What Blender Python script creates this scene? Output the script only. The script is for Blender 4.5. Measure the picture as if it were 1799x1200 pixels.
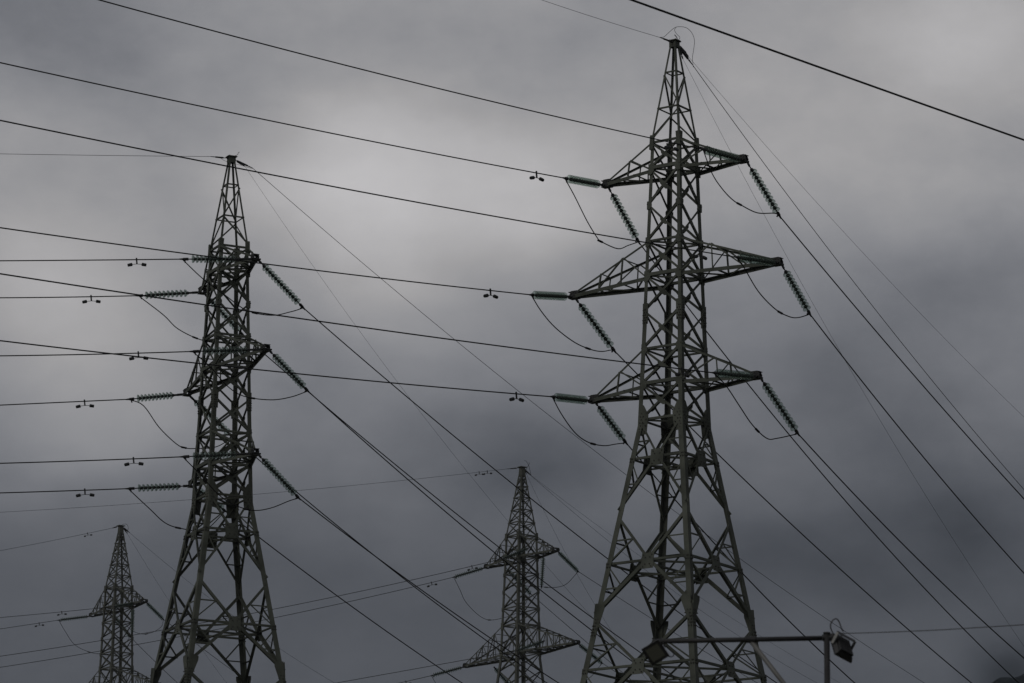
import bpy, math, random
import numpy as np
from mathutils import Vector, Matrix
random.seed(7)
C = bpy.context.scene
for o in list(bpy.data.objects): bpy.data.objects.remove(o)

# ------------------------------------------------------------------ camera
PITCH, FPX, ROLL, EYE = 0.24121998806, 7028.82516, 0.0096438947, 1.6
cp, sp, cr, sr = math.cos(PITCH), math.sin(PITCH), math.cos(ROLL), math.sin(ROLL)
U = Vector((0, -sp, cp)); X = Vector((1, 0, 0)); FW = Vector((0, cp, sp))
RT = X*cr + U*sr; UP = -X*sr + U*cr
cam = bpy.data.cameras.new('camera'); camo = bpy.data.objects.new('camera', cam); C.collection.objects.link(camo)
camo.matrix_world = Matrix(((RT.x, UP.x, -FW.x, 0), (RT.y, UP.y, -FW.y, 0), (RT.z, UP.z, -FW.z, EYE), (0, 0, 0, 1)))
cam.sensor_width = 36; cam.lens = FPX/1799*36
cam.clip_start = 0.5; cam.clip_end = 9000
cam.dof.use_dof = True; cam.dof.focus_distance = 146; cam.dof.aperture_fstop = 6.2
C.camera = camo

# ------------------------------------------------------------------ world: overcast sky over a Nishita sky
SUN_EL, SUN_AZ = math.radians(36), math.radians(-140)       # behind the camera to the left, veiled by cloud
w = bpy.data.worlds.new('World'); C.world = w; w.use_nodes = True
nt = w.node_tree; nt.nodes.clear()
def N(t, **k):
    n = nt.nodes.new(t)
    for a, b in k.items(): setattr(n, a, b)
    return n
def LK(a, b): nt.links.new(a, b)
def M(op, a, b=None, c=None):
    n = N('ShaderNodeMath', operation=op)
    for i, v in enumerate((a, b, c)):
        if v is None: continue
        if isinstance(v, (int, float)): n.inputs[i].default_value = v
        else: LK(v, n.inputs[i])
    return n.outputs[0]
tc = N('ShaderNodeTexCoord'); D = tc.outputs['Generated']
sky = N('ShaderNodeTexSky', sky_type='NISHITA'); sky.sun_disc = False
sky.sun_elevation = SUN_EL; sky.sun_rotation = SUN_AZ
sep = N('ShaderNodeSeparateXYZ'); LK(D, sep.inputs[0])
az = M('MULTIPLY', M('ARCTAN2', sep.outputs[0], sep.outputs[1]), 57.2958)      # degrees, 0 = north, + = east
el = M('MULTIPLY', M('ARCSINE', sep.outputs[2]), 57.2958)
def noise(scale, detail, seed, rough=.5, stretch=(1, 1, 1.8)):
    mp = N('ShaderNodeMapping'); LK(D, mp.inputs[0]); mp.inputs['Scale'].default_value = stretch; mp.inputs['Location'].default_value = (seed, seed*.37, -seed*.61)
    n = N('ShaderNodeTexNoise'); n.inputs['Scale'].default_value = scale; n.inputs['Detail'].default_value = detail; n.inputs['Roughness'].default_value = rough
    LK(mp.outputs[0], n.inputs['Vector']); return n.outputs['Fac']
wa = M('MULTIPLY_ADD', M('SUBTRACT', noise(11, 4, 3.1), .5), 2.2, az)          # cloud edges wander
we = M('MULTIPLY_ADD', M('SUBTRACT', noise(13, 4, 8.7), .5), 1.5, el)
# grey level by height above the horizon (linear)
ramp = N('ShaderNodeValToRGB'); LK(M('DIVIDE', we, 90.), ramp.inputs[0])
RAMP = [(0, .06), (6/90, .075), (9/90, 0.0842), (10.4/90, 0.0845), (11.8/90, 0.1393), (13.2/90, 0.1765), (14.6/90, 0.2132), (16/90, 0.2955), (17.4/90, 0.3104), (18.8/90, 0.2904), (30/90, .20), (1, .16)]
e = ramp.color_ramp.elements
while len(e) < len(RAMP): e.new(.5)
for i, (p, v) in enumerate(RAMP): e[i].position = p; e[i].color = (v, v, v, 1)
g = ramp.outputs[0]
# cloud masses: azimuth, elevation, half-widths (deg), gain
BL = [(-7, 18.3, 1.6, 1, -0.438), (-4.5, 16.8, 1.5, 0.9, -0.207), (-2.2, 16, 2, 1, 0.769), (0.7, 15.7, 1.5, 1, 0.514), (-1.4, 18, 1.6, 0.8, -0.045), (1, 17.9, 1.5, 0.8, -0.097), (3.6, 17.2, 1.4, 1.2, 0.147), (6.8, 18.2, 1.6, 1.2, 0.481), (5, 16.1, 1.5, 1, 0.165), (-6.6, 14.2, 1.8, 1.2, 0.974), (-6.2, 12.4, 1.8, 1, 0.720), (-0.6, 14, 1.6, 0.9, 0.232), (6.6, 14.5, 1.6, 1, -0.188), (5.4, 12.8, 1.5, 0.9, -0.251), (-2.6, 12.9, 1.6, 0.9, 0.035), (0, 12.3, 1.5, 0.8, -0.443), (3.8, 10.8, 1.7, 0.7, -0.361), (6.6, 11.3, 1.5, 0.8, -0.482), (-6.8, 10.4, 1.8, 0.7, 0.136), (5.4, 9.4, 1.5, 0.5, 0.111), (7.2, 9.2, 0.7, 0.6, -0.745), (1.9, 14, 1.4, 1, 0.036), (-2, 14.7, 1.2, 0.8, 0.584)]
acc = None
for a, b, sa, sb, gn in BL:
    dx = M('MULTIPLY', M('SUBTRACT', wa, a), 1/sa); dy = M('MULTIPLY', M('SUBTRACT', we, b), 1/sb)
    q = M('MULTIPLY', M('EXPONENT', M('MULTIPLY', M('ADD', M('MULTIPLY', dx, dx), M('MULTIPLY', dy, dy)), -1.)), gn)
    acc = q if acc is None else M('ADD', acc, q)
fine = M('ADD', M('MULTIPLY', M('SUBTRACT', noise(30, 7, 1.7, .6), .5), .42), M('MULTIPLY', M('SUBTRACT', noise(62, 6, 5.2, .55, (1, 1, 1.3)), .5), .24))
back = M('MULTIPLY_ADD', M('MULTIPLY', sep.outputs[1], -1.), .35, 0.)          # unseen sky behind the camera, raised to light the near steel faces
back = M('MAXIMUM', back, 0.)
tot = M('MAXIMUM', M('ADD', M('ADD', M('ADD', 1., acc), fine), M('MULTIPLY', back, .9)), .15)
lum = M('MULTIPLY', g, tot)
tint = N('ShaderNodeValToRGB'); LK(lum, tint.inputs[0])
tint.color_ramp.elements[0].position = .045; tint.color_ramp.elements[0].color = (.915, .985, 1.16, 1)
tint.color_ramp.elements[1].position = .36; tint.color_ramp.elements[1].color = (1.01, .99, 1.005, 1)
k = tint.color_ramp.elements.new(.13); k.color = (.945, .985, 1.10, 1)
vm = N('ShaderNodeVectorMath', operation='SCALE'); LK(tint.outputs[0], vm.inputs[0]); LK(lum, vm.inputs['Scale'])
bgc = N('ShaderNodeBackground'); LK(vm.outputs[0], bgc.inputs[0]); bgc.inputs[1].default_value = 1
bgs = N('ShaderNodeBackground'); LK(sky.outputs[0], bgs.inputs[0]); bgs.inputs[1].default_value = .05
mx = N('ShaderNodeMixShader'); mx.inputs[0].default_value = .97; LK(bgs.outputs[0], mx.inputs[1]); LK(bgc.outputs[0], mx.inputs[2])
wo = N('ShaderNodeOutputWorld'); LK(mx.outputs[0], wo.inputs[0])

sl = bpy.data.lights.new('sun', 'SUN'); sl.energy = .8; sl.angle = math.radians(40); sl.color = (1, .965, .90)
so = bpy.data.objects.new('sun', sl); C.collection.objects.link(so)
sd = Vector((math.sin(SUN_AZ)*math.cos(SUN_EL), math.cos(SUN_AZ)*math.cos(SUN_EL), math.sin(SUN_EL)))
so.rotation_euler = sd.to_track_quat('Z', 'Y').to_euler()
C.view_settings.view_transform = 'Standard'; C.view_settings.look = 'None'; C.view_settings.exposure = 0; C.view_settings.gamma = 1
C.cycles.max_bounces = 6; C.cycles.transparent_max_bounces = 40

# ------------------------------------------------------------------ materials
def mat(name, col, rough=.6, metal=0., var=.25, scale=3., spec=.5, col2=None, bump=0):
    m = bpy.data.materials.new(name); m.use_nodes = True; t = m.node_tree; b = t.nodes['Principled BSDF']
    n = t.nodes.new('ShaderNodeTexNoise'); n.inputs['Scale'].default_value = scale; n.inputs['Detail'].default_value = 6
    c = t.nodes.new('ShaderNodeTexCoord'); t.links.new(c.outputs['Object'], n.inputs['Vector'])
    r = t.nodes.new('ShaderNodeValToRGB'); t.links.new(n.outputs['Fac'], r.inputs[0])
    r.color_ramp.elements[0].position = .3; r.color_ramp.elements[1].position = .7
    c2 = col2 or tuple(v*(1+var) for v in col)
    r.color_ramp.elements[0].color = (*[v*(1-var) for v in col], 1); r.color_ramp.elements[1].color = (*c2, 1)
    t.links.new(r.outputs[0], b.inputs['Base Color'])
    b.inputs['Roughness'].default_value = rough; b.inputs['Metallic'].default_value = metal; b.inputs['Specular IOR Level'].default_value = spec
    if bump:
        bp = t.nodes.new('ShaderNodeBump'); bp.inputs['Strength'].default_value = bump; t.links.new(n.outputs['Fac'], bp.inputs['Height']); t.links.new(bp.outputs[0], b.inputs['Normal'])
    return m
STEEL = mat('weathered_olive_steel', (.048, .054, .043), .7, 0, .35, 1.1, .2, (.080, .087, .072))
STEELD = mat('weathered_grey_steel', (.060, .063, .054), .7, 0, .25, 1.2, .2)
RUST = mat('rust_spotted_steel', (.13, .10, .075), .8, 0, .4, 5, .2)
BOLT = mat('dark_bolt_steel', (.035, .034, .03), .6, .2, .2, 8, .3)
FIT = mat('dark_fitting_iron', (.02, .021, .021), .55, .3, .3, 9, .3)
WIRE = mat('weathered_aluminium_strand', (.010, .010, .010), .7, 0, .2, 6, .15)
CAPM = mat('insulator_cap_iron', (.03, .032, .032), .5, .3, .2, 20, .4)
BLK = mat('black_painted_housing', (.013, .013, .014), .5, 0, .3, 14, .4)
PIPE = mat('dark_grey_painted_pipe', (.020, .020, .021), .6, 0, .3, 5, .3)
ZINC = mat('galvanised_pipe', (.10, .10, .097), .5, .1, .2, 6, .4)
BRT = mat('light_grey_bracket', (.22, .22, .215), .5, .1, .2, 9, .4)  # light grey for one bracket arm; the other arm and bar are black
RUB = mat('black_rubber_cable', (.02, .02, .02), .6, 0, .1, 20)
GROUND = mat('rough_grass_ground', (.05, .06, .03), 1, 0, .4, .15, .1, (.09, .085, .05), .3)
FOREST = mat('haze_blue_wooded_slope', (.010, .015, .020), 1, 0, .35, .3, .05, (.016, .022, .026), .6)  # dark wood colour with the blue of distance haze mixed in
m = bpy.data.materials.new('pale_green_glass'); m.use_nodes = True; t = m.node_tree; t.nodes.clear()
o_ = t.nodes.new('ShaderNodeOutputMaterial'); mxs = t.nodes.new('ShaderNodeMixShader'); tr = t.nodes.new('ShaderNodeBsdfTransparent'); pb = t.nodes.new('ShaderNodeBsdfPrincipled'); lw = t.nodes.new('ShaderNodeLayerWeight')
tr.inputs[0].default_value = (.83, .88, .85, 1); lw.inputs[0].default_value = .35
pb.inputs['Base Color'].default_value = (.11, .145, .128, 1); pb.inputs['Roughness'].default_value = .12; pb.inputs['Transmission Weight'].default_value = .3
mr = t.nodes.new('ShaderNodeMapRange'); t.links.new(lw.outputs['Facing'], mr.inputs[0]); mr.inputs[3].default_value = .10; mr.inputs[4].default_value = .72
t.links.new(mr.outputs[0], mxs.inputs[0]); t.links.new(tr.outputs[0], mxs.inputs[1]); t.links.new(pb.outputs[0], mxs.inputs[2]); t.links.new(mxs.outputs[0], o_.inputs[0])
GLASS = m
m2 = bpy.data.materials.new('floodlight_lens'); m2.use_nodes = True; b = m2.node_tree.nodes['Principled BSDF']
nn = m2.node_tree.nodes.new('ShaderNodeTexNoise'); nn.inputs['Scale'].default_value = 30; rr = m2.node_tree.nodes.new('ShaderNodeValToRGB'); m2.node_tree.links.new(nn.outputs[0], rr.inputs[0])
rr.color_ramp.elements[0].color = (.055, .056, .048, 1); rr.color_ramp.elements[1].color = (.085, .086, .072, 1); m2.node_tree.links.new(rr.outputs[0], b.inputs['Base Color']); b.inputs['Roughness'].default_value = .25
LENS = m2

# ------------------------------------------------------------------ helpers
class MB:
    """collects boxes, tubes and angle sections, then links them as one mesh object"""
    def __init__(s): s.v = []; s.f = []; s.mi = []
    def add(s, vs, fs):
        n = len(s.v); s.v += [tuple(v) for v in vs]; s.f += [tuple(i+n for i in f) for f in fs]
    def prism(s, prof, p, q, u, v):
        """extrude a closed 2-D profile from p to q with section axes u, v"""
        n = len(prof); vs = [p+u*a+v*b for a, b in prof]+[q+u*a+v*b for a, b in prof]
        fs = [(i, (i+1) % n, n+(i+1) % n, n+i) for i in range(n)]+[tuple(range(n-1, -1, -1)), tuple(range(n, 2*n))]
        s.add(vs, fs)
    def angle(s, p, q, u, v, w_, t_=None):
        """L-section bar: corner on the p-q line, flanges along u and v"""
        p, q, u, v = Vector(p), Vector(q), Vector(u), Vector(v); d = (q-p).normalized()
        u = (u-d*u.dot(d)).normalized(); v = v-d*v.dot(d); v = (v-u*v.dot(u)).normalized(); t_ = t_ or max(.012, w_*.13)
        s.prism([(0, 0), (w_, 0), (w_, t_), (t_, t_), (t_, w_), (0, w_)], p, q, u, v)
    def bar(s, p, q, u, v, a, b):
        p, q, u, v = Vector(p), Vector(q), Vector(u), Vector(v); d = (q-p).normalized()
        u = (u-d*u.dot(d)).normalized(); v = d.cross(u)
        s.prism([(-a/2, -b/2), (a/2, -b/2), (a/2, b/2), (-a/2, b/2)], p, q, u, v)
    def rod(s, p, q, r, n=8, r2=None):
        p, q = Vector(p), Vector(q); d = (q-p).normalized(); u = d.orthogonal().normalized(); v = d.cross(u); r2 = r if r2 is None else r2
        k = [(math.cos(2*math.pi*i/n), math.sin(2*math.pi*i/n)) for i in range(n)]
        vs = [p+(u*a+v*b)*r for a, b in k]+[q+(u*a+v*b)*r2 for a, b in k]
        s.add(vs, [(i, (i+1) % n, n+(i+1) % n, n+i) for i in range(n)]+[tuple(range(n-1, -1, -1)), tuple(range(n, 2*n))])
    def tube(s, pts, r, n=6):
        pts = [Vector(p) for p in pts]; rings = []; u = None; base = len(s.v)
        for i, p in enumerate(pts):
            d = (pts[min(i+1, len(pts)-1)]-pts[max(i-1, 0)]).normalized()
            u = d.orthogonal().normalized() if u is None else (u-d*u.dot(d)).normalized()
            v = d.cross(u)
            s.v += [tuple(p+(u*math.cos(2*math.pi*k/n)+v*math.sin(2*math.pi*k/n))*r) for k in range(n)]
        for i in range(len(pts)-1):
            for k in range(n):
                a = base+i*n; s.f.append((a+k, a+(k+1) % n, a+n+(k+1) % n, a+n+k))
        s.f.append(tuple(base+k for k in range(n-1, -1, -1))); s.f.append(tuple(base+(len(pts)-1)*n+k for k in range(n)))
    def lathe(s, prof, n=20, closed=False):
        """profile (x, r) spun about the local x axis"""
        base = len(s.v)
        for x_, r_ in prof: s.v += [(x_, r_*math.cos(2*math.pi*k/n), r_*math.sin(2*math.pi*k/n)) for k in range(n)]
        for i in range(len(prof)-1):
            for k in range(n): a = base+i*n; s.f.append((a+k, a+(k+1) % n, a+n+(k+1) % n, a+n+k))
    def plate(s, c, n, outline, ux, th=.014):
        """flat plate with a polygon outline [(a, b)] in the plane with normal n; ux is the plate's up axis"""
        c, n, ux = Vector(c), Vector(n).normalized(), Vector(ux); ux = (ux-n*ux.dot(n)).normalized(); uy = n.cross(ux)
        s.prism(outline, c-n*th/2, c+n*th/2, uy, ux)
    def bolt(s, c, n, r=.022, h=.035):
        c, n = Vector(c), Vector(n).normalized(); k = len(s.f); s.rod(c-n*.01, c+n*h, r, 6); s.mi += range(k, len(s.f))
    def build(s, name, material, parent=None, smooth=False, loc=None):
        me = bpy.data.meshes.new(name); me.from_pydata(s.v, [], s.f); me.materials.append(material)
        if s.mi:
            me.materials.append(BOLT)
            for i in s.mi: me.polygons[i].material_index = 1
        if smooth:
            for p in me.polygons: p.use_smooth = True
        me.update(); o = bpy.data.objects.new(name, me); C.collection.objects.link(o)
        if parent: o.parent = parent
        if loc: o.location = loc
        return o
def tag(o, label, cat, group=None, kind=None):
    if label: o['label'] = label
    if cat: o['category'] = cat
    if group: o['group'] = group
    if kind: o['kind'] = kind
    return o
def empty(name, loc, rot=None):
    o = bpy.data.objects.new(name, None); C.collection.objects.link(o); o.location = loc; o.empty_display_size = .5
    if rot is not None: o.rotation_mode = 'QUATERNION'; o.rotation_quaternion = rot
    return o
def copy_tree(o, parent=None):
    c = o.copy(); C.collection.objects.link(c); c.parent = parent
    for ch in list(o.children): copy_tree(ch, c)
    return c

# bearings measured on the place: a point is found by the direction it is seen in and the vertical plane it lies on
CAM = Vector((0, 0, EYE))
def ray(u, v): return FW + RT*((u-899.5)/FPX) + UP*((600-v)/FPX)
def on_plane(P, u, v, heading):
    h = math.radians(heading); n = Vector((math.cos(h), -math.sin(h), 0)); r = ray(u, v)
    return CAM + r*((n.dot(P-CAM))/n.dot(r))
def at_depth(u, v, d): return CAM + ray(u, v)*d
def depth(P): return (P-CAM).dot(FW)

# ------------------------------------------------------------------ terrain
def gh(x, y):
    k = [(-50, 0), (20, 0), (60, 1.6), (100, 5.6), (138.7, 9.6), (156.2, 10.2), (264, 14.1), (294.4, 15.8), (420, 22), (900, 40), (8000, 60)]
    if y <= k[0][0]: return 0
    for (a, p), (b, q) in zip(k, k[1:]):
        if y <= b: return p+(q-p)*(y-a)/(b-a)
    return k[-1][1]
ys = sorted(set([-1200, -800, -200, -50, 0, 20, 40, 60, 80, 100, 120, 138.7, 156.2, 180, 210, 264, 294.4, 340, 420, 600, 900, 1500, 2500])); xs = [-2500, -1000, -500, -250, -120, -60, -30, 0, 30, 60, 120, 250, 500, 1000, 2500]
me = bpy.data.meshes.new('ground'); nx = len(xs)
me.from_pydata([(x, y, gh(x, y)) for y in ys for x in xs], [], [(j*nx+i, j*nx+i+1, (j+1)*nx+i+1, (j+1)*nx+i) for j in range(len(ys)-1) for i in range(nx-1)])
me.materials.append(GROUND); go = bpy.data.objects.new('ground', me); C.collection.objects.link(go); go['kind'] = 'structure'
# wooded hill beyond, whose shoulder enters the lower right corner
hv = []; hf = []; n1, n2 = 420, 40
rnd = random.Random(3)
for j in range(n2+1):
    for i in range(n1+1):
        a = i/n1; b_ = j/n2
        x = 30+620*a; y = 640+360*b_
        ridge = 132.6+13*math.tanh((x-106.6)*.36/13)
        z = 26+(ridge-26)*math.sin(math.pi*b_)**.8*min(1, (x-28)/30.)**.7
        z += (rnd.random()-.5)*2.0
        hv.append((x, y, z if 0 < b_ < 1 else 18))
for j in range(n2):
    for i in range(n1): q = j*(n1+1)+i; hf.append((q, q+1, q+n1+2, q+n1+1))
me = bpy.data.meshes.new('hill'); me.from_pydata(hv, [], hf); me.materials.append(FOREST); hill = bpy.data.objects.new('hill', me); C.collection.objects.link(hill); hill['kind'] = 'structure'

# ------------------------------------------------------------------ pylon builder
SG = {'l': (-1, -1), 'f': (1, -1), 'r': (1, 1), 'b': (-1, 1)}
FACES = [('l', 'f'), ('f', 'r'), ('r', 'b'), ('b', 'l')]
def face_normal(a, b):
    x = SG[a][0]+SG[b][0]; y = SG[a][1]+SG[b][1]; return Vector((x, y, 0)).normalized()
class Pylon:
    def __init__(s, root, H, prof, steel, legw):
        s.root = root; s.H = H; s.prof = prof; s.m = steel; s.legw = legw      # prof: [(z, half width)] top to bottom, z from the low cross-arm
    def hw(s, z):
        P = s.prof
        for (a, p), (b, q) in zip(P, P[1:]):
            if z >= b: return p+(q-p)*(z-a)/(b-a)
        return P[-1][1]
    def c(s, k, z, off=0): h = s.hw(z)-off; return Vector((SG[k][0]*h, SG[k][1]*h, z+s.H))
    def legs(s, cuts):
        for k in 'lfrb':
            mb = MB(); x, y = SG[k]
            for (z0, z1, w_) in cuts: mb.angle(s.c(k, z0), s.c(k, z1), (-x, 0, 0), (0, -y, 0), w_, max(.016, w_*.12))
            mb.build('leg', s.m, s.root)
    def brace(s, name, p, q, nrm, w_, inset=.0, side=1):
        """angle bar lying on a face; nrm points outward"""
        p, q, nrm = Vector(p), Vector(q), Vector(nrm); d = (q-p).normalized(); u = nrm.cross(d)*side
        mb = MB(); mb.angle(p-nrm*inset, q-nrm*inset, u, -nrm, w_, max(.010, w_*.13)); return mb.build(name, s.m, s.root)
    def ring(s, z, w_, name='horizontal_strut'):
        for a, b in FACES: s.brace(name, s.c(a, z), s.c(b, z), face_normal(a, b), w_, .022)
    def zpanel(s, z0, z1, w_, flip):
        for i, (a, b) in enumerate(FACES):
            if (i+flip) % 2: a, b = b, a
            s.brace('diagonal_brace', s.c(a, z0), s.c(b, z1), face_normal(a, b), w_, .006)
    def xpanel(s, z0, z1, w_, plate=0.):
        for a, b in FACES:
            n = face_normal(a, b)
            s.brace('diagonal_brace', s.c(a, z0), s.c(b, z1), n, w_, .006)
            s.brace('diagonal_brace', s.c(b, z0), s.c(a, z1), n, w_, .006+w_*.16, -1)
            if plate:
                h0, h1 = s.hw(z0), s.hw(z1); t_ = h0/(h0+h1); zc = z0+(z1-z0)*t_; p = (s.c(a, zc)+s.c(b, zc))/2
                mb = MB(); r = plate; mb.plate(p+n*.002, n, [(-r*.42, -r*.9), (0, -r*1.35), (r*.42, -r*.9), (r*.5, 0), (r*.42, r*.9), (0, r*1.35), (-r*.42, r*.9), (-r*.5, 0)], s.c(a, z0)-s.c(b, z1)); mb.build('gusset_plate', s.m, s.root)
    def legplate(s, z, hh, ww, bolts=0, ks='lfrb', shape='node', name='gusset_plate'):
        OL = {'node': [(-.012, -hh), (ww*.5, -hh), (ww, -hh*.35), (ww, hh*.35), (ww*.5, hh), (-.012, hh)],
              'splice': [(-.012, -hh), (ww, -hh), (ww, hh), (-.012, hh)],
              'kink': [(-.012, -hh), (ww*.93, -hh), (ww, hh*.30), (ww*.45, hh*.93), (ww*.3, hh), (-.012, hh)],
              'funnel': [(-.012, -hh), (ww*.42, -hh), (ww*.62, -hh*.35), (ww*1.05, hh*.75), (ww, hh), (-.012, hh)]}[shape]
        for k in ks:
            x, y = SG[k]; mb = MB(); P = s.c(k, z)
            up = (s.c(k, z+.3)-s.c(k, z-.3)).normalized()
            for nrm, inn in (((x, 0, 0), (0, -y, 0)), ((0, y, 0), (-x, 0, 0))):
                nrm = Vector(nrm); inn = Vector(inn); uy = nrm.cross(up-nrm*up.dot(nrm)).normalized(); sg = 1 if uy.dot(inn) > 0 else -1
                ol = [(a*sg, b) for a, b in OL]
                mb.plate(P+nrm*.010, nrm, ol if sg > 0 else ol[::-1], up, .016)
                for i in range(bolts):
                    zz = -hh*.86+i*hh*(1.25 if shape != 'funnel' else .95)/(bolts-1)
                    w_ = ww*(.5 if shape == 'funnel' and zz < -hh*.2 else .85)
                    for c_ in (.2, .55) if i % 2 else (.32, .9): mb.bolt(P+up*zz+inn*w_*c_+nrm*.018, nrm, .024, .03)
            mb.build(name, s.m, s.root)
    def arm(s, side, z, ztop, length, nweb, cw, tw, bars=0, tipw=.10):
        """cross-arm: two heavy bottom chords, two top chords, webs between"""
        ks = ('l', 'b') if side < 0 else ('f', 'r'); tip = Vector((side*length, 0, z+s.H)); dn = Vector((0, 0, -1)); mbs = {}
        e = empty('crossarm', (0, 0, 0)); e.parent = s.root
        bot = {}; top = {}
        for k in ks:
            y = SG[k][1]; B = s.c(k, z); T = s.c(k, ztop); tb = tip+Vector((0, y*tipw, 0)); bot[k] = (B, tb); top[k] = (T, tip+Vector((-side*.12, y*tipw*.9, .10)))
            mb = MB(); mb.angle(B-Vector((side*.10, 0, 0)), tb, (0, -y, 0), (0, 0, -1), cw, cw*.13); o = mb.build('bottom_chord', s.m, e)
            mb = MB(); mb.angle(T, top[k][1], (0, -y, 0), (0, 0, -1), tw, tw*.14); mb.build('top_chord', s.m, e)
            for i in range(1, nweb+1):
                f = i/(nweb+1)*(.98 if nweb > 2 else .92)+.02; fp = (i-1)/(nweb+1)*(.98 if nweb > 2 else .92)+.02*(i > 1)
                b1 = B.lerp(tb, f); t1 = T.lerp(top[k][1], f); t0 = T.lerp(top[k][1], fp)
                mb = MB(); mb.angle(b1, t1, (side, 0, 0), (0, -y, 0), tw*.72, .011); mb.build('web_post', s.m, e)
                b0 = B.lerp(tb, fp); mb = MB(); mb.angle(b0 if i % 2 else t0, t1 if i % 2 else b1, (0, 0, 1), (0, -y, 0), tw*.72, .011); mb.build('web_diagonal', s.m, e)
        (B0, t0), (B1, t1) = bot[ks[0]], bot[ks[1]]; (T0, u0), (T1, u1) = top[ks[0]], top[ks[1]]
        nb = max(3, nweb+1)+bars
        for i in range(1, nb):
            f = i/nb; fp = (i-1)/nb; a = B0.lerp(t0, f); b = B1.lerp(t1, f)
            mb = MB(); mb.angle(a, b, (side, 0, 0), (0, 0, -1), tw*.75, .011); mb.build('plan_strut', s.m, e)
            a0 = B0.lerp(t0, fp) if i % 2 else B1.lerp(t1, fp); bb = b if i % 2 else a
            mb = MB(); mb.angle(a0-Vector((0, 0, .02)), bb-Vector((0, 0, .02)), (side, 0, 0), (0, 0, -1), tw*.7, .011); mb.build('plan_diagonal', s.m, e)
        for i in range(1, nweb+1):
            f = i/(nweb+1)*(.98 if nweb > 2 else .92)+.02; mb = MB(); mb.angle(T0.lerp(u0, f), T1.lerp(u1, f), (side, 0, 0), (0, 0, -1), tw*.6, .011); mb.build('top_strut', s.m, e)
        # tip: two side plates, a pin plate and bolts
        mb = MB()
        for y in (-1, 1):
            mb.plate(tip+Vector((-side*.04, y*(tipw+.006), -.01)), (0, y, 0), [(-.20, -.11), (.15, -.11), (.20, -.02), (.13, .14), (-.13, .14), (-.22, .02)], (0, 0, 1), .02)
        mb.plate(tip+Vector((0, 0, -.14)), (0, 0, 1), [(-.14, -.19), (.14, -.19), (.14, .17), (-.14, .17)], (1, 0, 0), .02)
        mb.plate(tip+Vector((0, 0, .10)), (0, 0, 1), [(-.12, -.2), (.12, -.2), (.12, .16), (-.12, .16)], (1, 0, 0), .02)
        mb.rod(tip+Vector((side*.10, -.2, -.08)), tip+Vector((side*.10, .2, -.08)), .035)
        for y in (-1, 1):
            for dx, dz in ((-.12, .04), (-.03, .07), (.07, .03), (-.09, -.06), (.03, -.07)): mb.bolt(tip+Vector((side*dx, y*(tipw+.016), dz)), (0, y, 0), .02, .03)
        mb.build('tip_plate', FIT, e)
        return e

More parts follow.
